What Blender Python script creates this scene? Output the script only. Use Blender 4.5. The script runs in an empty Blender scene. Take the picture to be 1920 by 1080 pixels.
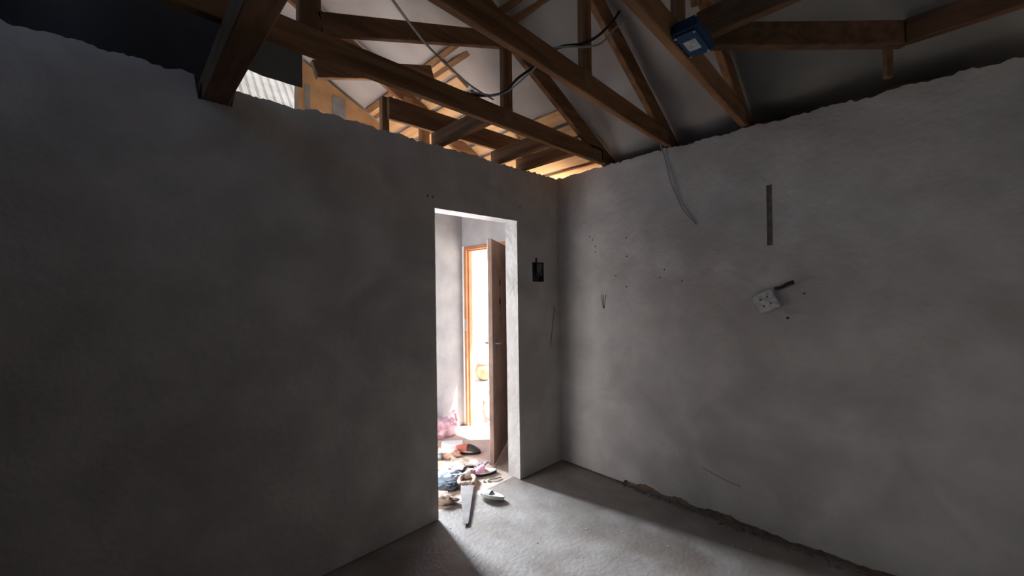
import bpy, bmesh, math, random
from mathutils import Vector, Matrix, noise
random.seed(7)
scene = bpy.context.scene
COL = scene.collection

# ------------------------------------------------------------------ camera
CAM = Vector((-2.776, -2.247, 1.5))
YAW, PITCH, ROLL, FPX = 0.7965, 0.0048, -0.0136, 754.6
cd = bpy.data.cameras.new('camera'); cam = bpy.data.objects.new('camera', cd); COL.objects.link(cam)
Fv = Vector((math.cos(YAW)*math.cos(PITCH), math.sin(YAW)*math.cos(PITCH), math.sin(PITCH)))
Rv = Vector((math.sin(YAW), -math.cos(YAW), 0)); Uv = Rv.cross(Fv)
R2 = Rv*math.cos(ROLL)+Uv*math.sin(ROLL); U2 = -Rv*math.sin(ROLL)+Uv*math.cos(ROLL)
m = Matrix((R2, U2, -Fv)).transposed().to_4x4(); m.translation = CAM
cam.matrix_world = m
cd.sensor_width = 36.0; cd.lens = 36.0*FPX/1920.0; cd.clip_start = 0.02; cd.clip_end = 200
scene.camera = cam

# ------------------------------------------------------------------ world, sun, window light, exposure
SKY, SUN, WIN, WIN2 = 8.0, 50.0, 840.0, 28.0
world = bpy.data.worlds.new('world'); scene.world = world; world.use_nodes = True
wn = world.node_tree.nodes; wl = world.node_tree.links; wn.clear()
wo = wn.new('ShaderNodeOutputWorld'); wb = wn.new('ShaderNodeBackground'); ws = wn.new('ShaderNodeTexSky')
ws.sky_type = 'HOSEK_WILKIE'; ws.turbidity = 4.0; ws.ground_albedo = 0.4
SUN_TO = Vector((0.30, -0.26, 0.90)).normalized()          # towards the sun
ws.sun_direction = SUN_TO
wl.new(ws.outputs[0], wb.inputs[0]); wl.new(wb.outputs[0], wo.inputs[0]); wb.inputs[1].default_value = SKY
sd = bpy.data.lights.new('sun', 'SUN'); sd.energy = SUN; sd.angle = 0.01; sd.color = (1, .95, .88)
so = bpy.data.objects.new('sun', sd); COL.objects.link(so); so.rotation_euler = SUN_TO.to_track_quat('Z', 'Y').to_euler()
# daylight in the window of the room across the passage
ld = bpy.data.lights.new('window_daylight', 'AREA'); ld.shape = 'RECTANGLE'; ld.size = .74; ld.size_y = 1.05
ld.energy = WIN; ld.color = (0.80, 0.90, 1.0)
lo = bpy.data.objects.new('window_daylight', ld); COL.objects.link(lo)
lo.location = (-.81, 3.46, 1.76); lo.rotation_euler = (math.radians(-90), 0, 0)     # faces -y
# fill light in an opening added unseen at the passage end, kept low
l2 = bpy.data.lights.new('passage_fill_light', 'AREA'); l2.shape = 'RECTANGLE'; l2.size = .95; l2.size_y = 1.0
l2.energy = WIN2; l2.color = (.97, 0.97, 1.0)
o2 = bpy.data.objects.new('passage_fill_light', l2); COL.objects.link(o2)
o2.location = (-2.29, .78, .66); o2.rotation_euler = (math.radians(90), 0, math.radians(-90))    # faces +x
scene.view_settings.view_transform = 'Standard'; scene.view_settings.look = 'None'
scene.view_settings.exposure = 0.24; scene.view_settings.gamma = 1.0; scene.view_settings.use_curve_mapping = False
scene.cycles.max_bounces = 10; scene.cycles.diffuse_bounces = 7; scene.cycles.use_denoising = True
scene.cycles.sample_clamp_indirect = 6.0

# ------------------------------------------------------------------ materials
MATS = {}
def mat(name, c1, c2=None, scale=6.0, rough=.9, stretch=(1, 1, 1), bump=0.0, bscale=60.0, metal=0.0, detail=6.0, lo=.35, hi=.65, c3=None, s3=1.2, spec=.3):
    if name in MATS: return MATS[name]
    M = bpy.data.materials.new(name); M.use_nodes = True; n = M.node_tree.nodes; l = M.node_tree.links
    b = n['Principled BSDF']; b.inputs['Roughness'].default_value = rough; b.inputs['Metallic'].default_value = metal
    b.inputs['Specular IOR Level'].default_value = spec
    tc = n.new('ShaderNodeTexCoord'); mp = n.new('ShaderNodeMapping'); mp.inputs['Scale'].default_value = stretch
    l.new(tc.outputs['Object'], mp.inputs[0])
    nz = n.new('ShaderNodeTexNoise'); nz.inputs['Scale'].default_value = scale; nz.inputs['Detail'].default_value = detail
    l.new(mp.outputs[0], nz.inputs['Vector'])
    r = n.new('ShaderNodeValToRGB'); r.color_ramp.elements[0].position = lo; r.color_ramp.elements[1].position = hi
    r.color_ramp.elements[0].color = (*c1, 1); r.color_ramp.elements[1].color = (*(c2 or tuple(x*1.15 for x in c1)), 1)
    l.new(nz.outputs[0], r.inputs[0]); out = r.outputs[0]
    if c3:
        n3 = n.new('ShaderNodeTexNoise'); n3.inputs['Scale'].default_value = s3; n3.inputs['Detail'].default_value = 5; n3.inputs['Distortion'].default_value = .6
        l.new(tc.outputs['Object'], n3.inputs['Vector'])
        r3 = n.new('ShaderNodeValToRGB'); r3.color_ramp.elements[0].position = .42; r3.color_ramp.elements[1].position = .68
        r3.color_ramp.elements[0].color = (0, 0, 0, 1); r3.color_ramp.elements[1].color = (.8, .8, .8, 1)
        l.new(n3.outputs[0], r3.inputs[0])
        mx = n.new('ShaderNodeMix'); mx.data_type = 'RGBA'; mx.inputs[7].default_value = (*c3, 1)
        l.new(r3.outputs[0], mx.inputs[0]); l.new(out, mx.inputs[6]); out = mx.outputs[2]
    l.new(out, b.inputs['Base Color'])
    if bump:
        nb = n.new('ShaderNodeTexNoise'); nb.inputs['Scale'].default_value = bscale; nb.inputs['Detail'].default_value = 5
        l.new(mp.outputs[0], nb.inputs['Vector'])
        bp = n.new('ShaderNodeBump'); bp.inputs['Strength'].default_value = bump; bp.inputs['Distance'].default_value = .01
        l.new(nb.outputs[0], bp.inputs['Height']); l.new(bp.outputs[0], b.inputs['Normal'])
    MATS[name] = M; return M

PLASTER = mat('cement_plaster', (.455, .425, .40), (.545, .51, .482), scale=5, bump=.6, bscale=22, c3=(.37, .338, .315), s3=2.2)
COOLP = mat('cool_lit_passage_plaster', (.245, .262, .29), (.31, .328, .355), scale=5, bump=.3, bscale=26)  # passage plaster darkened and cooled, bluish daylight put into its colour
WARMLIT = mat('warm_lit_plaster', (.42, .235, .11), (.52, .30, .145), scale=8, bump=.5, bscale=20)  # orange glow of bounced eave light put into the wall colour
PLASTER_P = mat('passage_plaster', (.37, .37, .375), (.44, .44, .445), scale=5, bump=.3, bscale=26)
PATCH = mat('grey_patch', (.20, .19, .19), (.26, .25, .25), scale=14, bump=.3)
CORE = mat('brick_core', (.13, .085, .065), (.22, .15, .11), scale=20, bump=.5)
SCREED = mat('cement_screed', (.215, .185, .165), (.28, .25, .23), scale=7, bump=.3, bscale=40, c3=(.15, .115, .092), s3=2.1, rough=.55, spec=.5)
EARTH = mat('dusty_floor', (.52, .41, .34), (.61, .50, .43), scale=9, bump=.4, bscale=40, c3=(.44, .34, .275), s3=2.5)
SAND = mat('sandy_ground', (.62, .54, .45), (.74, .66, .57), scale=3, bump=.3)
CREAM = mat('cream_paint', (.72, .62, .47), (.78, .68, .53), scale=2, bump=.1)
WC1, WC2 = (.145, .066, .028), (.27, .135, .06)
WOOD = {'x': mat('pine_along_x', WC1, WC2, scale=9, stretch=(.25, 3, 3), rough=.75, bump=.15),
        'y': mat('pine_along_y', WC1, WC2, scale=9, stretch=(3, .25, 3), rough=.75, bump=.15),
        'z': mat('pine_along_z', WC1, WC2, scale=9, stretch=(3, 3, .25), rough=.75, bump=.15)}
SHADEWOOD = mat('shade_darkened_timber', (.075, .036, .018), (.145, .075, .036), scale=9, stretch=(3, .5, 3), rough=.75, bump=.15)  # pine copy darkened to carry the dim light on these timbers
PLANK = mat('pale_pine_boards', (.58, .33, .155), (.74, .45, .22), scale=9, stretch=(3, .25, 3), rough=.75, bump=.15)
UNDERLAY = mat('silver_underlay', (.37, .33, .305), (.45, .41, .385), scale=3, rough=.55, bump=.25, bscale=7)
UNDERLAY_D = mat('shade_darkened_underlay', (.17, .16, .145), (.22, .21, .19), scale=3, rough=.6, bump=.25, bscale=7)  # darker underlay copy, light falloff at the hipped end put into its colour
BLACKP = mat('black_plastic', (.012, .012, .014), (.02, .02, .022), rough=.45, bump=.2, bscale=9)
TILE = mat('dark_roof_tiles', (.10, .07, .06), (.16, .11, .09))
STEEL = mat('galvanised_steel', (.42, .42, .43), (.52, .52, .53), rough=.45, metal=.7)
CORR = mat('dull_zinc_sheet', (.026, .0245, .024), (.038, .036, .0355), rough=.6, spec=.05)
DOORW = mat('brown_door_timber', (.36, .225, .17), (.50, .32, .245), scale=7, stretch=(3, 3, .3), rough=.45, c3=(.24, .155, .125), s3=5, spec=.5)
FRAMEP = mat('red_oxide_frame', (.42, .17, .08), (.50, .215, .11), rough=.5)
BLUE = mat('blue_plastic', (.009, .036, .085), (.012, .045, .10), rough=.55)
LABEL = mat('grey_white_label', (.24, .27, .32), (.42, .44, .48), scale=45, rough=.6)
WHITEP = mat('spattered_white_plastic', (.34, .34, .33), (.56, .56, .55), scale=34, rough=.6)
BLACKC = mat('black_cable', (.015, .013, .012), rough=.6)
GREYC = mat('grey_cable', (.30, .29, .28), rough=.6)
DARKM = mat('dark_box_metal', (.05, .052, .055), (.075, .075, .08), rough=.6)

# ------------------------------------------------------------------ helpers
def link(name, me, material, parent=None, loc=None):
    o = bpy.data.objects.new(name, me); COL.objects.link(o)
    if material is not None and not me.materials: me.materials.append(material)
    if loc is not None: o.location = loc
    if parent is not None: o.parent = parent
    return o
def empty(name, loc=(0, 0, 0), rz=0.0):
    o = bpy.data.objects.new(name, None); COL.objects.link(o); o.location = loc; o.rotation_euler = (0, 0, rz); o.empty_display_size = .1
    return o
def tag(o, label, cat=None, group=None):
    o['label'] = label
    if cat: o['category'] = cat
    if group: o['group'] = group
    return o
def structure(o, label, cat):
    o['kind'] = 'structure'; return tag(o, label, cat)
def mesh(name, v, f, smooth=False):
    me = bpy.data.meshes.new(name); me.from_pydata([tuple(p) for p in v], [], f); me.update()
    bm = bmesh.new(); bm.from_mesh(me); bmesh.ops.recalc_face_normals(bm, faces=bm.faces); bm.to_mesh(me); bm.free()
    if smooth:
        for p in me.polygons: p.use_smooth = True
    return me
def box_vf(a, b):
    x0, y0, z0 = a; x1, y1, z1 = b
    v = [(x0, y0, z0), (x1, y0, z0), (x1, y1, z0), (x0, y1, z0), (x0, y0, z1), (x1, y0, z1), (x1, y1, z1), (x0, y1, z1)]
    f = [(0, 3, 2, 1), (4, 5, 6, 7), (0, 1, 5, 4), (1, 2, 6, 5), (2, 3, 7, 6), (3, 0, 4, 7)]
    return v, f
def box(name, a, b, material, parent=None, bevel=0.0):
    v, f = box_vf(a, b); me = mesh(name, v, f)
    if bevel: bev(me, bevel)
    return link(name, me, material, parent)
def bev(me, w, seg=1):
    bm = bmesh.new(); bm.from_mesh(me)
    bmesh.ops.bevel(bm, geom=list(bm.edges), offset=w, segments=seg, affect='EDGES', clamp_overlap=True)
    bm.to_mesh(me); bm.free()
def boxes(name, lst, material, parent=None):
    V, F = [], []
    for a, b in lst:
        v, f = box_vf(a, b); o = len(V); V += v; F += [tuple(i+o for i in q) for q in f]
    return link(name, mesh(name, V, F), material, parent)
def beam(name, p, q, side, dep, wid, material, parent=None, bevel=.004, ends=None):
    """timber from p to q: centre line, 'wid' across side axis, 'dep' across the other"""
    p, q = Vector(p), Vector(q); d = (q-p).normalized(); s = Vector(side).normalized(); s = (s-d*s.dot(d)).normalized(); u = s.cross(d)
    V = []
    for c in (p, q):
        for a, b in ((-1, -1), (1, -1), (1, 1), (-1, 1)): V.append(c+s*a*wid/2+u*b*dep/2)
    F = [(0, 3, 2, 1), (4, 5, 6, 7), (0, 1, 5, 4), (1, 2, 6, 5), (2, 3, 7, 6), (3, 0, 4, 7)]
    me = mesh(name, V, F)
    if bevel: bev(me, bevel)
    return link(name, me, material, parent)
def spline(pts, n=10):
    P = [Vector(p) for p in pts]; P = [P[0]*2-P[1]]+P+[P[-1]*2-P[-2]]; out = []
    for i in range(1, len(P)-2):
        for k in range(n):
            t = k/n; a, b, c, d = P[i-1:i+3]
            out.append(.5*((2*b)+(c-a)*t+(2*a-5*b+4*c-d)*t*t+(3*b-a-3*c+d)*t*t*t))
    out.append(P[-2]); return out
def tube(name, pts, r, material, parent=None, n=10, sides=8, smooth_path=True):
    P = spline(pts, n) if smooth_path else [Vector(p) for p in pts]
    V, F = [], []; ref = Vector((0.13, .27, .95))
    for i, p in enumerate(P):
        d = (P[min(i+1, len(P)-1)]-P[max(i-1, 0)]).normalized()
        a = d.cross(ref).normalized(); b = d.cross(a).normalized()
        rr = r(i/(len(P)-1)) if callable(r) else r
        for k in range(sides):
            t = 2*math.pi*k/sides; V.append(p+a*math.cos(t)*rr+b*math.sin(t)*rr)
    for i in range(len(P)-1):
        for k in range(sides):
            F.append((i*sides+k, i*sides+(k+1) % sides, (i+1)*sides+(k+1) % sides, (i+1)*sides+k))
    F.append(tuple(range(sides))); F.append(tuple(range((len(P)-1)*sides, len(P)*sides)))
    return link(name, mesh(name, V, F, True), material, parent)
def lathe(name, prof, material, parent=None, seg=20, loc=None, smooth=True):
    V, F = [], []
    for r, z in prof:
        for k in range(seg): V.append((r*math.cos(2*math.pi*k/seg), r*math.sin(2*math.pi*k/seg), z))
    for i in range(len(prof)-1):
        for k in range(seg): F.append((i*seg+k, i*seg+(k+1) % seg, (i+1)*seg+(k+1) % seg, (i+1)*seg+k))
    F.append(tuple(range(seg))); F.append(tuple(range((len(prof)-1)*seg, len(prof)*seg)))
    return link(name, mesh(name, V, F, smooth), material, parent, loc)
def nz(x, y=0.0, z=0.0): return noise.noise(Vector((x, y, z)))
def strips(segs, lo, hi, axis, d0, d1, step=.014):
    """vertical slab built of columns along one axis; each segment (u0,u1,zlo,zhi), z values may be functions of u"""
    V, F = [], []
    def P(u, d, z): return (u, d, z) if axis == 'x' else (d, u, z)
    for u0, u1, a, b in segs:
        n = max(1, int(abs(u1-u0)/step)) if (callable(a) or callable(b)) else 1
        base = len(V)
        for i in range(n+1):
            u = u0+(u1-u0)*i/n
            za = a(u) if callable(a) else a; zb = b(u) if callable(b) else b
            V += [P(u, d0, za), P(u, d0, zb), P(u, d1, zb), P(u, d1, za)]
        for i in range(n):
            p, q = base+4*i, base+4*(i+1)
            F += [(p, q, q+1, p+1), (p+1, q+1, q+2, p+2), (p+2, q+2, q+3, p+3), (p+3, q+3, q, p)]
        F += [(base, base+1, base+2, base+3), (base+4*n, base+4*n+3, base+4*n+2, base+4*n+1)]
    return V, F

# ------------------------------------------------------------------ measurements
H = 2.469            # wall height
XL, YB = -3.95, -2.72
D0, D1, DH = -1.281, -.515, 2.047          # doorway in the left-hand wall
TW = .135            # wall thickness
PY = 1.385           # far face of the passage
FD0, FD1, FDH = .64, 1.345, 1.985          # outer door opening (on x = 0)
def rough_top(seed, base=H, amp=.018):
    return lambda u: base+amp*(.6*nz(u*5, seed)+.7*nz(u*17, seed+3)+.75*nz(u*47, seed+9))

# ------------------------------------------------------------------ walls, floor
def topA(u):
    z = rough_top(1.3)(u)
    if -2.53 < u < -2.38: z = 2.372
    elif -2.38 <= u < -2.08: z -= .018
    return z
segsA = [(XL, D0, 0, topA), (D0, D1, DH, topA), (D1, -.341, 0, topA), (-.341, -.305, 0, 1.565), (-.341, -.305, 1.728, topA),
         (-.305, -.275, 0, 1.565), (-.305, -.275, 1.765, topA), (-.275, -.198, 0, 1.565), (-.275, -.198, 1.728, topA), (-.198, 0.0, 0, topA)]
v, f = strips(segsA, 0, 0, 'x', 0, TW)
wallA = structure(link('wall_left', mesh('wall_left', v, f), PLASTER), 'grey cement-plastered wall with an open doorway and ragged top edge', 'wall')
# small scratches, holes and cracks that belong to the wall
def wall_mark(parent, pts, r, material=CORE, name='scratch'):
    return tube(name, pts, r, material, parent, n=4, sides=5)
wall_mark(wallA, [(-.062, -.001, 1.349), (-.085, -.001, 1.25), (-.108, -.001, 1.12), (-.127, -.001, 1.008)], .003, CORE, 'crack')
wall_mark(wallA, [(-.95, -.001, 2.30), (-.86, -.001, 2.283), (-.78, -.001, 2.274), (-.70, -.001, 2.276)], .0022, PLASTER_P)
for x, z in ((-1.335, 2.12), (-1.295, 2.12), (-.477, 2.163)):
    wall_mark(wallA, [(x, .004, z), (x, -.002, z)], .008, CORE, 'nail_hole')

# right-hand wall: core plus a plaster skin that stops short of the floor
core = structure(link('wall_right', mesh('wall_right', *strips([(YB-.2, 0.0, -.1, rough_top(8.1, 2.452, .012))], 0, 0, 'y', .014, .21)), CORE),
                 'grey cement-plastered wall with a white fitting and a chased groove', 'wall')
def skirtB(u): return max(.004, .030+.022*nz(u*9, 5.5)+.014*nz(u*31, 2.2)) if u < -.62 else .006
tB = rough_top(4.7, 2.478, .02)
gz0, gz1 = 1.745, 2.105
def hole_top(u): return gz1+.006*nz(u*90, 1)
segsB = [(YB-.2, -1.626, skirtB, tB), (-1.626, -1.596, skirtB, lambda u: gz0+.01*nz(u*80)), (-1.626, -1.596, hole_top, tB), (-1.596, 0.0, skirtB, tB)]
skin = link('plaster', mesh('plaster', *strips(segsB, 0, 0, 'y', 0, .014, .02)), PLASTER, core)
box('groove_mortar', (.006, -1.628, gz0-.02), (.0142, -1.594, gz1+.02), mat('groove_mortar', (.13, .10, .088), (.19, .15, .135), scale=30), core)
for y, z in ((-.33, 1.93), (-.36, 1.90), (-.385, 1.845), (-.385, 1.80), (-.665, 1.885), (-.665, 1.745), (-.66, 1.515), (-.57, 1.60), (-.96, 1.63), (-.925, 1.575), (-1.085, 1.545), (-1.775, 1.455), (-1.694, 1.316)):
    wall_mark(core, [(.004, y, z), (-.0015, y, z)], .0055 if y > -1.5 else .008, BLACKC, 'nail_hole')
for a, b in ((-.435, -.452), (-.455, -.456), (-.478, -.461)):
    wall_mark(core, [(-.0006, a, 1.452), (-.0006, (a+b)/2, 1.40), (-.0006, b, 1.342)], .0024)
wall_mark(core, [(-.0006, -1.20, .30), (-.0006, -1.33, .265), (-.0006, -1.43, .25)], .003, mat('plaster_scrape', (.24, .215, .20)))
v = []; n = 26                                   # damp, unpainted patch of cement round the fitting
for k in range(n):
    t = 2*math.pi*k/n; v.append((-.0015, -1.72+.115*math.cos(t)*(1+.2*nz(k*.7)), 1.42+.085*math.sin(t)*(1+.25*nz(k*.5, 4))))
v2 = [(.003, p[1], p[2]) for p in v]
link('wall_patch', mesh('wall_patch', v+v2, [tuple(range(n)), tuple(range(n, 2*n))]+[(k, (k+1) % n, n+(k+1) % n, n+k) for k in range(n)]), mat('damp_plaster', (.35, .33, .315), (.40, .38, .36), scale=9, bump=.3), core)

def plain_wall(name, a, b, material, label):
    return structure(box(name, a, b, material), label, 'wall')
DARKWALL = mat('bounce_cutting_dark_wall', (.125, .112, .10), (.17, .152, .14), scale=12, bump=.5)  # unseen walls given a dark colour to cut bounced light
plain_wall('wall_back', (XL-.15, YB-.2, 0), (0.0, YB, H), DARKWALL, 'unseen wall behind the viewpoint, coloured dark to cut bounced light')
plain_wall('wall_side', (XL-.15, YB, 0), (XL, 3.62, 2.9), DARKWALL, 'unseen wall closing the unlit end of the room, coloured dark to cut bounced light')

# passage: end wall with the outer door, long wall with a doorway across from ours and a gable above
pe = structure(link('wall_passage_end', mesh('wall_passage_end', *strips([(0.0, FD0, -.1, rough_top(3.1, 2.36)), (FD0, FD1, FDH, rough_top(3.1, 2.36)), (FD1, 3.62, -.1, rough_top(3.1, 2.36))], 0, 0, 'y', 0, .12)), PLASTER_P),
               'pale plastered passage wall holding the outer door', 'wall')
box('filler_strip', (-.004, FD1, 0), (.001, PY, FDH+.01), mat('white_filler', (.82, .81, .79), (.86, .85, .83)), pe)
def gable(u): return (2.63+.5*(-u)) if u > -1.69 else 2.60
OP0, OP1 = -1.36, -.66
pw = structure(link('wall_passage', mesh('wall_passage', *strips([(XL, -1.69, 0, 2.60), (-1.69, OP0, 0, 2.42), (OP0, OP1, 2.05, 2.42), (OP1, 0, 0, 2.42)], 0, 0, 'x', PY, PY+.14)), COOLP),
               'pale plastered wall rising to a gable beyond the doorway', 'wall')
link('warm_lit_gable', mesh('warm_lit_gable', *strips([(-1.69, 0, 2.42, gable)], 0, 0, 'x', PY, PY+.14)), WARMLIT, pw)
box('wall_patch', (-1.415, PY-.006, 3.06), (-1.30, PY+.004, 3.235), PATCH, pw)  # two plain grey rectangles on the gable
box('wall_patch', (-1.64, PY-.006, 3.02), (-1.60, PY+.004, 3.26), PATCH, pw)
# room across the passage, with the window that lights everything
structure(link('wall_window', mesh('wall_window', *strips([(XL, -1.20, 0, 2.6), (-1.20, -.40, 0, 1.22), (-1.20, -.40, 2.30, 2.6), (-.40, 0, 0, 2.6)], 0, 0, 'x', 3.48, 3.62)), PLASTER_P),
          'plastered wall with a window in the room across the passage', 'wall')

def ground(name, x0, x1, y0, y1, z, thick, material, label, step=.09, amp=.004):
    nx, ny = max(1, int((x1-x0)/step)), max(1, int((y1-y0)/step)); V, F = [], []
    for j in range(ny+1):
        for i in range(nx+1):
            x, y = x0+(x1-x0)*i/nx, y0+(y1-y0)*j/ny
            V.append((x, y, z+amp*(nz(x*2.3, y*2.3)+.5*nz(x*7, y*7, 3))-amp))
    for j in range(ny):
        for i in range(nx):
            a = j*(nx+1)+i; F.append((a, a+1, a+nx+2, a+nx+1))
    o = len(V); V += [(x0, y0, z-thick), (x1, y0, z-thick), (x1, y1, z-thick), (x0, y1, z-thick)]; F.append((o, o+3, o+2, o+1))
    return structure(link(name, mesh(name, V, F, True), material), label, 'floor')
ground('floor', XL-.1, .15, YB-.1, TW*.6, 0, .1, SCREED, 'dusty grey cement screed floor of the bare room')
structure(link('wall_passage_side', mesh('wall_passage_side', *strips([(TW, .26, 0, 2.3), (.26, 1.30, 0, .14), (.26, 1.30, 1.18, 2.3), (1.30, PY, 0, 2.3)], 0, 0, 'y', -2.42, -2.30)), PLASTER_P),
          'unseen plastered wall closing the passage, with an opening added for its light', 'wall')
ground('floor_passage', XL-.1, .2, TW*.6, 3.6, 0, .1, EARTH, 'brown dusty floor of the passage beyond the doorway')
ground('floor_outside', .2, 30, -14, 40, -.05, .1, SAND, 'sunlit sandy yard outside the outer door', step=.8, amp=.01)

# ------------------------------------------------------------------ roof covering and underlay
def eave(x): return -x if x > -3.0 else 6.0+x
def hipz(x, y): return min(eave(x), (y-YB)+.05)
def under_z(x, y): return 2.665+.5*max(-1.2, hipz(x, y))
YT = [-1.48, -1.0, -.465, .72]            # trusses
bays = [(YB-.45, -2.15), (-2.15, -1.48), (-1.48, -1.0), (-1.0, -.465), (-.465, .1), (.1, .72), (.72, PY+.1)]
ceil = structure(empty('ceiling', (0, 0, 2.6)), 'silver roof underlay sagging between the timbers overhead', 'ceiling')
def sheet(y0, y1, k):
    V, F = [], []; nx, ny = 60, 12; x0, x1 = .55, -4.1
    for i in range(nx+1):
        for j in range(ny+1):
            x = x0+(x1-x0)*i/nx; t = j/ny; y = y0+(y1-y0)*t
            s = math.sin(math.pi*t)
            sag = (.030 if k < 5 else .0)*s*(1+.8*nz(x*1.7, k*3.1))
            if x < -1.1: sag += .10*s*math.sin(math.pi*min(1, (-1.1-x)/.75)) if x > -1.85 else 0
            if k >= 5 or (k == 4 and x > -.45): sag = 0.0
            wr = .006*nz(x*6, y*9+x*7, k)*s*(k < 5 and not (k == 4 and x > -.45))
            V.append((x, y, under_z(x, y)-sag+wr-2.6))
    for i in range(nx):
        for j in range(ny):
            a = i*(ny+1)+j; F.append((a, a+1, a+ny+2, a+ny+1))
    n = len(V); V += [(p[0], p[1], p[2]+.004) for p in V]; F += [tuple(i+n for i in reversed(q)) for q in F]
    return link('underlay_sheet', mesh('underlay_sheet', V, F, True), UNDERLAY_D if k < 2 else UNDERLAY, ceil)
for k, (a, b) in enumerate(bays): sheet(a, b, k)
V, F = [], []                                                             # tiles above everything
xs = [.55-.155*i for i in range(31)]; ys = [YB-.5+.1*i for i in range(52)]
for x in xs:
    for y in ys: V.append((x, y, under_z(x, y)+.04))
for i in range(len(xs)-1):
    for j in range(len(ys)-1):
        a = i*len(ys)+j; F.append((a, a+1, a+len(ys)+1, a+len(ys)))
n = len(V); V += [(p[0], p[1], p[2]+.03) for p in V]; F += [tuple(i+n for i in reversed(q)) for q in F]
rc = link('roof_covering', mesh('roof_covering', V, F), TILE, ceil); rc.location = (0, 0, -2.6)
# closed, unlit eave over the room
box('eave_board', (.20, YB-.2, 2.30), (.225, -.34, 2.60), WOOD['y'], ceil).location = (0, 0, -2.6)

# ------------------------------------------------------------------ roof timbers
def zl(x): return 2.497+.5*(-x)          # underside of the top chords
def truss(y, label, rz=0.0, x_end=-3.9, posts=(-1.06, -2.2), hip=None, tail=.5, T=.038, diag=True):
    t = tag(empty('roof_truss', (0, y, 2.49)), label, 'truss'); t.rotation_euler = (0, 0, math.radians(rz))
    def b(name, p, q, dep, mat_, off=0.0): return beam(name, (p[0], off, p[1]-2.49), (q[0], off, q[1]-2.49), (0, 1, 0), dep, T, mat_, t)
    b('bottom_chord', (-.02, 2.549), (x_end, 2.549), .114, WOOD['x'])
    apex = -3.0 if hip is None else -hip
    dv = .118/math.cos(math.atan(.5))/2
    b('top_chord', (tail, zl(tail)+dv), (apex, zl(apex)+dv), .118, WOOD['x'], .0)
    if hip is not None: b('top_chord', (apex, zl(apex)+dv), (-3.9, zl(apex)+dv), .118, WOOD['x'])
    zt = lambda x: zl(max(x, apex))
    for i, x in enumerate(posts): b('web_post', (x, 2.606), (x, zt(x)+.004), .076 if i == 0 else .09, WOOD['z'])
    if diag: b('web_diagonal', (-1.10, zt(-1.1)-.025), (-2.16, 2.64), .09, WOOD['x'])
    for px, pz, w, h in ((-.10, 2.555, .12, .07), (-1.06, 2.57, .07, .09), (-1.06, zt(-1.06)+.03, .08, .08)):
        boxes('nail_plate', [((px-w/2, s*T/2-.0012, pz-2.49-h/2), (px+w/2, s*T/2+.0012, pz-2.49+h/2)) for s in (-1, 1)], mat('weathered_nail_plate', (.20, .115, .065), (.28, .165, .095), rough=.7), t)
    return t
truss(-.465, 'brown timber roof truss running closest to the doorway wall')
truss(-1.0, 'brown timber roof truss whose end rests above the loose hanging wire', 2.6)
truss(-1.48, 'brown timber roof truss carrying the blue box', 2.6, hip=1.22)
truss(.72, 'lit timber roof truss over the passage beyond the doorway wall', x_end=-.95, posts=(-.42, -.9), diag=False)

def timber(name, p, q, side, dep, wid, grain, label, group=None, material=None):
    return tag(beam(name, p, q, side, dep, wid, material or WOOD[grain]), label, 'timber', group)
timber('tie_beam', (-2.455, YB+.005, 2.431), (-2.455, .13, 2.431), (1, 0, 0), .116, .095, 'y', 'thick dark timber beam let into a notch in the doorway wall', None, SHADEWOOD)
for dx, lab in ((-.035, 'upper of two battens running side by side under the silver underlay'), (.04, 'lower of two battens running side by side under the silver underlay')):
    x = -1.06+dx
    timber('roof_batten', (x, -1.46, zl(x)+.162), (x, PY-.01, zl(x)+.162), (1, 0, -.5), .045, .042, 'y', lab)
# timbers of the hipped end
timber('hip_timber', (-.84, -1.525, 2.668), (-.165, -2.20, 2.658), (1, 1, 0), .112, .045, 'x', 'diagonal hip timber reaching from the blue-box truss to the plastered wall', None, SHADEWOOD)
timber('hip_cleat', (-.215, -2.145, 2.46), (-.215, -2.145, 2.605), (1, 1, 0), .03, .03, 'z', 'short upright cleat below the end of the diagonal hip timber', None, SHADEWOOD)
timber('jack_timber', (-.885, -1.545, 2.675), (-.885, -2.56, 2.675), (1, 0, 0), .13, .04, 'y', 'jack timber leaving the blue-box truss beside the diagonal hip timber', None, SHADEWOOD)
timber('jack_timber', (-.18, -2.205, 2.66), (-.18, -2.60, 2.66), (1, 0, 0), .11, .04, 'y', 'jack timber running on from the far end of the diagonal hip timber', None, SHADEWOOD)
timber('hip_strut', (-.93, -1.56, 2.75), (-1.16, -1.62, 3.09), (0, 1, 0), .05, .04, 'z', 'short pale strut rising from behind the blue box')
# blocking laid over the doorway wall
for x, lab in ((-1.19, 'blocking piece over the wall, farthest of three from the room corner'), (-.64, 'middle one of three blocking pieces over the doorway wall'), (-.36, 'blocking piece over the wall, closest of three to the room corner')):
    timber('blocking', (x, -.443, 2.545), (x, TW, 2.545), (1, 0, 0), .105, .05, 'y', lab)
timber('header_board', (-1.52, .165, 2.69), (-.17, .165, 2.715), (0, 1, 0), .145, .03, 'x', 'wide reddish board standing on edge just behind the doorway wall')
timber('raking_timber', (-1.96, .20, 2.788), (-1.16, .20, 3.06), (0, 1, 0), .10, .038, 'x', 'dark raking timber above the warm-tinted gable behind the doorway wall')
timber('header_post', (-1.525, .205, 2.36), (-1.525, .205, 2.77), (0, 1, 0), .05, .045, 'z', 'short post at the end of the wide reddish board')
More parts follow.
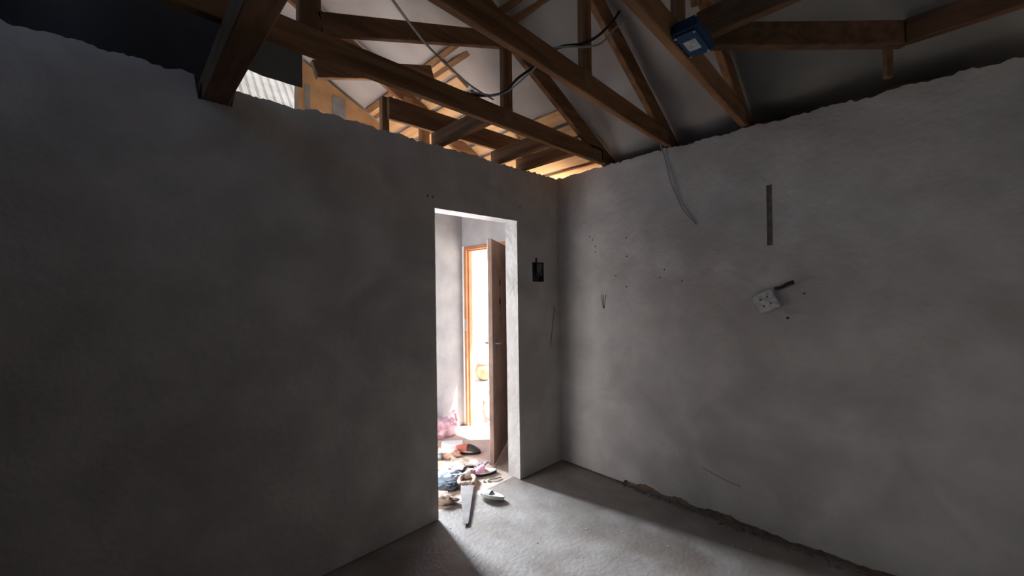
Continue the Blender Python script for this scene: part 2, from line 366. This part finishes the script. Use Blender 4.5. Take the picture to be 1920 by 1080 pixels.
# pale boards at the open eave over the passage
for i in range(12):
    x = .46-.135*i
    beam('eave_plank', (x, .19 if x < -.4 else -.435, zl(x)+.148-2.6), (x, PY-.01, zl(x)+.148-2.6), (1, 0, -.5), .018, .118, PLANK, ceil)
timber('wall_plate', (.05, .19, 2.40), (.05, PY-.01, 2.40), (1, 0, 0), .05, .09, 'y', 'pale timber wall plate on the passage end wall', None, PLANK)

# ------------------------------------------------------------------ black plastic and corrugated sheet seen over the wall
def drape(name, p0, p1, ztop, zbot, material, label, cat, wav=.03, freq=9, thick=.004, n=40):
    V, F = [], []; a, b = Vector(p0), Vector(p1); nr = (b-a).normalized().cross(Vector((0, 0, 1)))
    rows = 8
    for i in range(n+1):
        t = i/n; c = a.lerp(b, t)
        for j in range(rows+1):
            s = j/rows; z0 = ztop(t); z1 = zbot(t)
            w = wav*math.sin(freq*t*6.28)*(1-s*.4)+wav*.5*nz(t*7, s*3)
            V.append(c+nr*w+Vector((0, 0, z0+(z1-z0)*s)))
    for i in range(n):
        for j in range(rows):
            q = i*(rows+1)+j; F.append((q, q+1, q+rows+2, q+rows+1))
    m_ = len(V); V += [p+nr*thick for p in V]; F += [tuple(i+m_ for i in reversed(q)) for q in F]
    return tag(link(name, mesh(name, V, F, True), material), label, cat)
drape('black_sheet', (-3.9, 1.25, 0), (-1.70, 1.25, 0), lambda t: 3.50, lambda t: 3.16+.02*nz(t*14), BLACKP, 'black plastic sheet hanging from the roof beyond the doorway wall', 'plastic sheet', .012, 3)
drape('black_sheet', (-3.9, .25, 0), (-2.36, .25, 0), lambda t: 3.5, lambda t: 2.38, BLACKP, 'added black sheet standing in for the dark roof space beside the thick notched beam', 'plastic sheet', .012, 3)  # sheet added to stop stray light and stand for darkness
V, F = [], []; n = 150
for i in range(n+1):
    x = -2.75+1.75*i/n; w = .011*math.sin(i/n*2*math.pi*25)
    V += [(x, 1.58+w, 2.66), (x, 2.75+w, 4.10+.9*w)]
for i in range(n): F.append((2*i, 2*i+2, 2*i+3, 2*i+1))
m_ = len(V); V += [(p[0], p[1]+.002, p[2]+.002) for p in V]; F += [tuple(i+m_ for i in reversed(q)) for q in F]
tag(link('corrugated_sheet', mesh('corrugated_sheet', V, F), CORR), 'bright white corrugated sheet seen over the wall under black plastic', 'sheet')

# ------------------------------------------------------------------ outer door
dl = structure(empty('door_1', (0, FD0, 0)), 'brown outer door standing open in a red-oxide steel frame', 'door')
def dpart(name, lst, material, parent=dl): o = boxes(name, lst, material, parent); return o
W = FD1-FD0
fr = dpart('door_frame', [((-.012, 0, 0), (.06, .035, FDH)), ((.02, .035, 0), (.06, .05, FDH)), ((-.012, W-.035, 0), (.06, W, FDH)), ((.02, W-.05, 0), (.06, W-.035, FDH)),
                    ((-.012, .035, FDH-.035), (.06, W-.035, FDH)), ((.02, .05, FDH-.05), (.06, W-.05, FDH-.035))], FRAMEP)
sp = dpart('strike_plate', [((-.016, W-.03, 1.05), (-.012, W-.006, 1.18))], STEEL, fr)
# leaf: hinge at (0, FD0+.03), opened past a right angle towards us
leaf = empty('door_leaf', (-.022, .036, 0)); leaf.parent = dl
free = Vector((-.50, .345, 0))-Vector((-.022, FD0+.036, 0)); leaf.rotation_euler = (0, 0, math.atan2(free.y, free.x))
LW = .60
box('leaf_panel', (.004, -.02, .012), (LW, .02, FDH-.045), DOORW, leaf, .003)
bpy.data.objects['leaf_panel'].name = 'leaf_panel'
for z in (.25, 1.02, 1.80):
    o = lathe('hinge', [(.008, -.05), (.008, .05)], STEEL, leaf, 8, (-.002, .012, z))
boxes('lock_plate', [((LW-.07, s*.021-.002, .93), (LW-.035, s*.021+.002, 1.10)) for s in (-1, 1)], STEEL, leaf)
for s in (-1, 1):
    tube('door_handle', [(LW-.052, s*.02, 1.04), (LW-.052, s*.06, 1.04), (LW-.075, s*.066, 1.04), (LW-.16, s*.062, 1.035)], .008, STEEL, leaf, 5)
for z, sx, c in ((1.57, .028, (.07, .035, .03)), (1.49, .022, (.30, .20, .17)), (1.40, .03, (.06, .03, .025)), (1.33, .025, (.26, .18, .15)), (1.24, .035, (.30, .21, .18))):
    n = 12; vv = [(LW*.5+sx*math.cos(6.283*k/n)*(1+.4*nz(k, z*9)), .0206, z+sx*1.3*math.sin(6.283*k/n)*(1+.4*nz(k+5, z*9))) for k in range(n)]
    vv2 = [(p[0], .018, p[2]) for p in vv]
    for sg in (1, -1):
        link('paint_mark', mesh('paint_mark', [(p[0], p[1]*sg, p[2]) for p in vv+vv2], [tuple(range(n)), tuple(range(n, 2*n))]+[(k, (k+1) % n, n+(k+1) % n, n+k) for k in range(n)]), mat('worn_paint_%d' % int(z*100), c, rough=.7), leaf)

# ------------------------------------------------------------------ fittings on the walls
sb = tag(empty('switch_box', (-.2695, .0, 1.565)), 'empty dark metal switch box set into the wall beside the doorway', 'switch box')
box('back_plate', (-.0715, .045, 0), (.0715, .05, .163), DARKM, sb)
boxes('side_plate', [((-.0715, .002, 0), (-.069, .045, .163)), ((.069, .002, 0), (.0715, .045, .163)), ((-.069, .002, 0), (.069, .045, .0025)), ((-.069, .002, .16), (.069, .045, .163))], DARKM, sb)
box('blank_plate', (-.004, .012, .05), (.062, .016, .155), mat('grey_blank_plate', (.085, .085, .09), (.12, .12, .125), rough=.6), sb)
tube('loose_wire', [(-.02, .04, .16), (-.022, .02, .12), (.0, .006, .07), (.03, .006, .06), (.055, .012, .10)], .003, BLACKC, sb, 6)
tube('conduit', [(-.02, .03, .15), (-.02, .03, .20)], .011, BLACKC, sb, 3)

wf = tag(empty('wall_fitting', (0, -1.59, 1.411)), 'tilted white square fitting hanging off the plastered wall', 'wall fitting')
wf.rotation_euler = (math.radians(-27), 0, 0)
box('cover_plate', (-.026, -.058, -.058), (-.008, .058, .058), WHITEP, wf, .006)
box('back_box', (-.008, -.048, -.048), (-.0005, .048, .048), mat('grey_back_box', (.2, .2, .2)), wf)
for y, z in ((.022, -.02), (-.02, -.02), (-.02, .022), (.02, .02)):
    o = lathe('socket_hole', [(.006, -.001), (.006, .001)], mat('grey_grime', (.16, .16, .155)), wf, 8, (-.0262, y, z)); o.rotation_euler = (0, math.radians(90), 0)
tag(tube('conduit_stub', [(-.009, -1.635, 1.487), (-.013, -1.665, 1.493), (-.016, -1.70, 1.512), (-.018, -1.728, 1.523)], lambda t: .009+.003*t, BLACKC), 'black conduit stub poking out of the wall beside the white fitting', 'conduit')

bb = tag(empty('electrical_box', (-1.085, -1.5965, 2.495), math.radians(2.6)), 'blue plastic box with a pale label fixed to a roof truss', 'electrical box')
v, f = box_vf((-.105, -.052, 0), (.105, .048, .058)); me = mesh('box_body', v, f); bev(me, .010, 2); link('box_body', me, BLUE, bb)
box('label_plate', (-.042, -.024, -.0016), (.04, .024, .001), LABEL, bb)
boxes('lid_rim', [((-.108, -.055, .012), (.108, .0482, .020))], BLUE, bb)
for x, y in ((-.085, -.036), (.085, -.036), (-.085, .036), (.085, .036)):
    lathe('screw', [(.005, -.0015), (.005, .001)], STEEL, bb, 8, (x, y, 0))

# cables
tag(tube('black_cable', [(-.60, -1.085, 3.13), (-.745, -1.09, 3.07), (-.86, -1.09, 2.94), (-1.005, -1.09, 2.80), (-1.147, -1.092, 2.700), (-1.26, -1.075, 2.65), (-1.30, -1.0, 2.64), (-1.15, -.86, 2.75), (-1.08, -.75, 2.77), (-1.15, -.66, 2.70), (-1.14, -.54, 2.672), (-1.22, -.505, 2.632), (-1.34, -.46, 2.616), (-1.55, -.44, 2.614)], .007, BLACKC), 'black cable looping from post to post between the roof trusses', 'cable')
tag(tube('grey_cable', [(-.63, -1.11, 3.05), (-.745, -1.115, 2.99), (-.87, -1.115, 2.89), (-1.005, -1.115, 2.755), (-1.147, -1.115, 2.675), (-1.27, -1.10, 2.632), (-1.34, -1.02, 2.622), (-1.19, -.86, 2.71), (-1.11, -.75, 2.735), (-1.15, -.63, 2.665), (-1.16, -.56, 2.648), (-1.24, -.53, 2.618), (-1.36, -.49, 2.612)], .0045, GREYC), 'thin grey cable following the black cable between the roof trusses', 'cable')
tag(tube('slack_wire', [(-2.32, -1.22, 2.40), (-2.134, -1.05, 2.452), (-1.843, -.80, 2.536), (-1.541, -.62, 2.585), (-1.36, -.53, 2.614), (-1.2, -.50, 2.616)], .0048, GREYC), 'pale wire strung slantwise from truss to truss', 'wire')
tag(tube('hanging_wire', [(-.07, -.95, 2.64), (-.03, -.955, 2.53), (-.012, -.985, 2.40), (-.02, -1.02, 2.25), (-.010, -1.065, 2.12), (-.012, -1.11, 2.02), (-.006, -1.185, 1.925)], .0042, GREYC), 'pale loose wire hanging down the plastered wall', 'wire')

# ------------------------------------------------------------------ things on the floor
def lump(name, size, material, parent=None, seed=0, amp=.22, freq=2.5, sub=4, flat=.0, loc=None, crease=.0):
    bm = bmesh.new(); bmesh.ops.create_icosphere(bm, subdivisions=sub, radius=1)
    for q in bm.verts:
        p = q.co.copy(); k = 1+amp*(nz(p.x*freq+seed, p.y*freq, p.z*freq)+.5*nz(p.x*freq*2.4, p.y*freq*2.4+seed, p.z*freq*2.4))
        if crease: k += crease*abs(nz(p.x*5+seed, p.y*5, p.z*2))
        p *= k; p.z = max(p.z, -1+flat); q.co = Vector((p.x*size[0], p.y*size[1], (p.z+1-flat)*size[2]))
    me = bpy.data.meshes.new(name); bm.to_mesh(me); bm.free()
    for p in me.polygons: p.use_smooth = True
    return link(name, me, material, parent, loc)
def flat_piece(name, w, d, material, parent=None, n=10, bend=.02, thick=.004, seed=0, loc=None, rough_edge=.0):
    V, F = [], []
    for i in range(n+1):
        for j in range(n+1):
            x, y = (i/n-.5)*w, (j/n-.5)*d
            z = bend*(1+nz(x/w*2.2+seed, y/d*2.2, seed))*.8
            V.append((x*(1+rough_edge*nz(j*.7, seed)), y*(1+rough_edge*nz(i*.7, seed+4)), z))
    zmin = min(p[2] for p in V); V = [(p[0], p[1], p[2]-zmin) for p in V]
    for i in range(n):
        for j in range(n):
            a = i*(n+1)+j; F.append((a, a+1, a+n+2, a+n+1))
    k = len(V); V += [(p[0], p[1], p[2]+thick) for p in V]
    top = [tuple(q+k for q in reversed(t)) for t in F]; F += top
    rim = [i*(n+1) for i in range(n+1)]+[n*(n+1)+j for j in range(1, n+1)]+[i*(n+1)+n for i in range(n-1, -1, -1)]+[j for j in range(n-1, 0, -1)]
    for a, b in zip(rim, rim[1:]+rim[:1]): F.append((a, b, b+k, a+k))
    return link(name, mesh(name, V, F, False), material, parent, loc)
def place(o, loc, rz=0.0, rx=0.0, ry=0.0): o.location = loc; o.rotation_euler = (rx, ry, rz); return o
def sole_outline(L, Wd, n=28):
    pts = []
    for k in range(n):
        t = 2*math.pi*k/n; x = math.cos(t)*L/2; w = Wd/2*(1+.18*math.cos(t)-.14*math.cos(2*t+.3)); pts.append((x, math.sin(t)*w))
    return pts
def slab(name, outline, z0, z1, material, parent, lift=lambda x: 0.0, s1=1.0):
    n = len(outline); V = [(x, y, z0+lift(x)) for x, y in outline]+[(x*s1, y*s1, z1+lift(x)) for x, y in outline]
    F = [tuple(range(n)), tuple(range(n, 2*n))]+[(k, (k+1) % n, n+(k+1) % n, n+k) for k in range(n)]
    return link(name, mesh(name, V, F), material, parent)
def shell(name, L, Wd, x0, x1, hgt, z0, material, parent, n=12, m_=12, thick=.004, taper=1.0):
    """arched upper over the sole between x0 and x1"""
    V, F = [], []
    for i in range(n+1):
        t = i/n; x = x0+(x1-x0)*t; w = Wd/2*(1 if abs(x) < L*.3 else max(.15, math.sqrt(max(0, 1-((abs(x)-L*.3)/(L*.2))**2))))
        h = hgt*(1-taper*t*t*.85)
        for j in range(m_+1):
            a = math.pi*j/m_; V.append((x, w*math.cos(a)*.98, z0+h*math.sin(a)))
    for i in range(n):
        for j in range(m_):
            a = i*(m_+1)+j; F.append((a, a+1, a+m_+2, a+m_+1))
    k = len(V); V += [(p[0], p[1]*.95, z0+(p[2]-z0)*.93) for p in V]; F += [tuple(q+k for q in reversed(t)) for t in F]
    return link(name, mesh(name, V, F, True), material, parent)
def slipper(label, loc, rz, upper, bed, sole, L=.22, Wd=.085, tilt=(0, 0), h=.055):
    t = tag(empty('slipper', loc, rz), label, 'slipper'); t.rotation_euler = (tilt[0], tilt[1], rz)
    ol = sole_outline(L, Wd); slab('sole', ol, 0, .014, sole, t); slab('footbed', ol, .0142, .022, bed, t, s1=.96)
    shell('upper', L, Wd, L*.02, L*.46, h, .015, upper, t)
    return t
C = lambda nme, c, c2=None, **k: mat(nme, c, c2, **k)
slipper('pink slipper with a pale footbed and dark sole, beside the handsaw handle', (-.64, .285, .004), math.radians(150), C('pink_fabric', (.60, .26, .38), (.72, .40, .50), scale=18), C('pale_pink_bed', (.72, .58, .56), (.8, .68, .66), scale=12), BLACKC, .20, .09)
slipper('off-white slipper lying apart from the heap on the grey floor', (-.865, -.05, .012), math.radians(115), C('dirty_white', (.50, .52, .48), (.66, .67, .63), scale=16), C('dirty_white_bed', (.62, .63, .60), (.72, .73, .70), scale=14), C('white_rubber', (.66, .66, .62), (.74, .74, .70)), .20, .09, (math.radians(12), math.radians(-4)), .026)
sh = tag(empty('shoe', (-.47, .72, 0), math.radians(-52)), 'dark closed shoe with a red lining lying in the passage', 'shoe')
ol = sole_outline(.24, .085); slab('sole', ol, 0, .02, BLACKC, sh)
shell('upper', .24, .085, .0, .115, .062, .018, C('dark_leather', (.03, .022, .022), (.06, .045, .042), rough=.5), sh)
shell('heel_counter', .24, .085, -.005, -.115, .058, .018, C('red_lining', (.42, .12, .08), (.55, .2, .13)), sh, taper=.3)
slab('insole', ol, .0202, .026, C('beige_insole', (.62, .45, .34), (.7, .55, .43)), sh, s1=.9)

# handsaw: handle away from us, toe towards the room
sw = tag(empty('handsaw', (-.86, .235, .0), 0), 'handsaw with a grey steel blade and pale wooden handle lying across the threshold', 'handsaw')
tip = Vector((-1.20, -.178, 0)); dv_ = tip-Vector((-.86, .235, 0)); sw.rotation_euler = (math.radians(0), 0, math.atan2(dv_.y, dv_.x))
Ls = dv_.length
pts = [(0, -.052), (Ls, -.014), (Ls, .016), (Ls*.985, .02)]
TE = 46
for i in range(TE+1):
    x = Ls*.97*(1-i/TE); yb = .022+(.056-.022)*(1-x/Ls); pts.append((x, yb+(0.0 if i % 2 else -.004)))
n = len(pts); v = [(x, y, .022-.014*x/Ls) for x, y in pts]+[(x, y, .024-.014*x/Ls) for x, y in pts]
link('blade', mesh('blade', v, [tuple(range(n)), tuple(range(n, 2*n))]+[(k, (k+1) % n, n+(k+1) % n, n+k) for k in range(n)]), C('dull_saw_steel', (.15, .135, .125), (.21, .19, .18), rough=.6, metal=.2, scale=20), sw)
HM = C('pale_saw_handle', (.40, .26, .20), (.50, .34, .27), scale=14, rough=.6)
tube('handle', [(.03, -.046, .022), (-.01, -.062, .022), (-.075, -.055, .022), (-.112, -.02, .022), (-.10, .035, .022), (-.055, .058, .022), (.0, .05, .022), (.035, .045, .022)], .0165, HM, sw, 6)
grip = tube('handle_grip', [(.028, -.045, .022), (.02, 0, .022), (.03, .045, .022)], .017, HM, sw, 6)
for y in (-.02, .02):
    lathe('handle_bolt', [(.006, .036), (.006, .0405)], STEEL, grip, 8, (.028, y, 0))

# papers, cloths and packaging of the heap
def put(o, label, cat, loc, rz=0.0, rx=0.0, ry=0.0, group=None): tag(o, label, cat, group); return place(o, loc, rz, rx, ry)
wb_ = put(box('paper_box', (-.10, -.055, 0), (.10, .055, .045), C('white_card', (.74, .76, .80), (.82, .84, .86), rough=.7), None, .003), 'white flat carton lying behind the dark shoe', 'carton', (-.50, .93, .001), math.radians(-38))
cb = put(flat_piece('cardboard_piece', .30, .15, C('tan_cardboard', (.44, .29, .18), (.52, .36, .23), scale=10), bend=.03, thick=.005, seed=2), 'torn tan cardboard piece behind the blue-grey garment', 'cardboard', (-.79, .60, .002), math.radians(-48))
put(flat_piece('paper_sheet', .10, .24, C('cream_paper', (.50, .42, .33), (.58, .50, .41)), bend=.05, thick=.002, seed=5), 'curled cream paper sheet beside the tan cardboard', 'paper', (-.665, .53, .004), math.radians(35))
put(flat_piece('paper_sheet', .08, .20, C('white_paper', (.56, .54, .51), (.62, .60, .57)), bend=.04, thick=.002, seed=8), 'narrow white paper sheet lying on the tan cardboard', 'paper', (-.80, .50, .034), math.radians(20))
put(lump('blue_garment', (.13, .08, .035), C('faded_denim', (.26, .33, .42), (.42, .48, .56), scale=9), seed=3, amp=.3, crease=.35, flat=.35), 'crumpled pale blue garment in the heap beside the handsaw', 'garment', (-.935, .435, 0), math.radians(-40))
put(lump('dark_garment', (.085, .055, .03), C('navy_cloth', (.05, .065, .085), (.11, .125, .15), scale=9), seed=6, amp=.3, crease=.35, flat=.35), 'crumpled navy garment in front of the pale blue garment', 'garment', (-1.01, .305, 0), math.radians(-40))
put(lump('brown_cloth', (.125, .055, .03), C('brown_cloth', (.30, .21, .16), (.46, .34, .27), scale=9), seed=9, amp=.3, crease=.4, flat=.35), 'crumpled brown cloth nearest the side of the doorway', 'cloth', (-1.15, .20, 0), math.radians(-60))
put(lump('pale_rag', (.06, .035, .03), C('pale_rag', (.46, .37, .32), (.56, .47, .42), scale=10), seed=12, amp=.3, crease=.4, flat=.35), 'small pale rag between the handsaw handle and the pink slipper', 'rag', (-.755, .335, 0), math.radians(10))
put(lump('orange_cloth', (.095, .06, .035), C('salmon_cloth', (.66, .36, .27), (.76, .5, .4), scale=10), seed=15, amp=.25, crease=.35, flat=.35), 'crumpled salmon-pink cloth beside the dark shoe', 'cloth', (-.645, .78, 0), math.radians(-40))
put(lump('red_cloth', (.07, .045, .03), C('rust_cloth', (.45, .16, .10), (.55, .24, .16), scale=10), seed=17, amp=.25, crease=.35, flat=.35), 'small rust-coloured cloth behind the white carton', 'cloth', (-.70, 1.0, 0), math.radians(-40))
cn = tag(empty('tin_can', (-.755, .80, .033), math.radians(30)), 'small grey tin can on its side in the heap', 'tin can'); cn.rotation_euler = (math.radians(90), 0, math.radians(30))
lathe('can_body', [(.028, -.045), (.031, -.043), (.031, .043), (.028, .045)], STEEL, cn, 16); lathe('can_lid', [(.026, .0452), (.026, .047)], GREYC, cn, 16)
tag(tube('black_strap', [(-.80, .395, .009), (-.77, .405, .022), (-.735, .415, .012), (-.69, .425, .022), (-.64, .44, .009)], .009, BLACKC), 'black strap trailing through the heap beside the pale rag', 'strap')
tag(tube('black_strap', [(-1.03, .33, .01), (-.97, .27, .022), (-.93, .30, .02), (-.89, .36, .01)], .009, BLACKC), 'black strap crossing the navy garment', 'strap')
tag(tube('beaded_string', [(-.66, .39, .008), (-.60, .40, .03), (-.58, .36, .03), (-.53, .38, .03), (-.50, .34, .01)], lambda t: .008+.005*math.sin(t*60), C('lilac_beads', (.30, .27, .36), (.55, .5, .6), scale=40)), 'lilac beaded string lying behind the pink slipper', 'string')
tag(tube('green_twig', [(-.70, .17, .006), (-.66, .14, .012), (-.60, .13, .006)], .005, C('dull_green', (.22, .24, .17), (.3, .32, .24))), 'thin dull green twig in front of the pink slipper', 'twig')
for i, (x, y, r) in enumerate(((-.705, .165, .014), (-.735, .185, .012), (-.955, .175, .012))):
    tag(lump('plaster_crumb', (r, r*.8, r*.6), C('pale_crumb', (.6, .57, .52), (.7, .67, .62)), seed=i+20, sub=2, flat=.3, loc=(x, y, 0)), 'pale crumb of plaster lying among the heap', 'crumb', 'plaster crumbs by the heap')

# pink plastic bag against the passage wall
pb = tag(empty('plastic_bag', (-.37, 1.26, 0)), 'stuffed translucent pink plastic bag against the passage wall', 'plastic bag')
PINK = C('pink_plastic', (.55, .30, .36), (.78, .60, .66), scale=11, rough=.35, lo=.4, hi=.6)
lump('bag_body', (.17, .10, .095), PINK, pb, seed=31, amp=.22, crease=.4, flat=.25, freq=2.2)
tube('bag_handle', [(.02, -.02, .12), (.07, -.03, .20), (.13, -.02, .22), (.16, -.02, .13), (.15, -.03, .05)], lambda t: .02-.008*abs(t-.5), PINK, pb, 6)

# ------------------------------------------------------------------ outside the outer door
bk = tag(empty('bucket', (.42, 1.40, -.055)), 'white plastic bucket standing just outside the outer door', 'bucket')
lathe('bucket_body', [(.095, 0), (.12, .25), (.126, .25), (.126, .265), (.112, .265), (.09, .015)], C('white_bucket', (.8, .8, .8), (.85, .85, .85), rough=.4), bk, 24)
tube('bucket_handle', [(-.12, 0, .25), (-.15, -.03, .15), (-.13, -.06, .06), (-.06, -.12, .04)], .008, C('red_brown_handle', (.35, .12, .06)), bk, 6)
put(lump('purple_cloth', (.10, .07, .04), C('purple_cloth', (.42, .26, .62), (.55, .38, .75), scale=9), seed=41, amp=.25, crease=.3, flat=.3), 'purple cloth lying on the ground by the white bucket', 'cloth', (.27, 1.20, -.058), .4)
put(box('concrete_block', (-.25, -.10, 0), (.25, .10, .14), C('beige_block', (.42, .33, .29), (.52, .43, .38), scale=12, bump=.4), None, .01), 'beige concrete block lying in the sunny yard', 'concrete block', (1.15, 2.32, -.062), math.radians(40))
pt = tag(empty('clay_pot', (1.75, 3.12, -.06)), 'round brown clay pot in the sunny yard', 'pot')
lathe('pot_body', [(.06, 0), (.12, .06), (.15, .16), (.13, .25), (.10, .28), (.12, .31), (.10, .31), (.085, .27)], C('brown_clay', (.17, .11, .075), (.24, .16, .11)), pt, 20)
ty = tag(empty('wheel', (2.25, 3.25, -.045)), 'small grey wheel lying propped in the sunny yard', 'wheel'); ty.rotation_euler = (math.radians(65), 0, math.radians(-40)); ty.location.z = .06
P = [(.15*math.cos(t*.3927), .15*math.sin(t*.3927), 0) for t in range(17)]
tube('tyre', P, .03, C('grey_rubber', (.13, .13, .14), (.2, .2, .21)), ty, 3)
lathe('hub', [(.03, -.02), (.03, .02)], STEEL, ty, 12)
for k in range(6):
    tube('spoke', [(.02*math.cos(k*1.047), .02*math.sin(k*1.047), 0), (.14*math.cos(k*1.047), .14*math.sin(k*1.047), 0)], .006, STEEL, ty, 2, 6)
hs = tag(empty('yard_wall', (9.0, 12.0, -.06)), 'cream painted wall across the sunny yard', 'wall')
box('wall_body', (-7, 0, 0), (9, .2, 4.0), CREAM, hs); box('coping', (-7, -.05, 4.0), (9, .25, 4.1), SAND, hs)

# ------------------------------------------------------------------ crumbs along the foot of the walls
def crumbs(name, pts, material, label, rmin=.003, rmax=.011):
    bm = bmesh.new()
    for x, y in pts:
        r = random.uniform(rmin, rmax); g = bmesh.ops.create_icosphere(bm, subdivisions=1, radius=r)
        for q in g['verts']: q.co = Vector((q.co.x*random.uniform(.7, 1.4)+x, q.co.y*random.uniform(.7, 1.4)+y, max(-.002, q.co.z*.6)+r*.2-.004))
    me = bpy.data.meshes.new(name); bm.to_mesh(me); bm.free()
    o = link(name, me, material); o['kind'] = 'stuff'; return tag(o, label, 'rubble')
pts = [(-abs(random.gauss(0, .022))-.004, random.uniform(-2.4, -.55)) for _ in range(420)]
crumbs('plaster_crumbs', pts, mat('dark_crumbs', (.12, .095, .08), (.22, .19, .17), scale=30), 'dark plaster crumbs strewn along the foot of the wall')
pts = [(random.uniform(-2.0, -.1), random.uniform(-1.9, -.1)) for _ in range(70)]
crumbs('floor_grit', pts, mat('pale_grit', (.5, .48, .45), (.62, .6, .57), scale=30), 'pale grit scattered on the bare screed floor', .0015, .005)
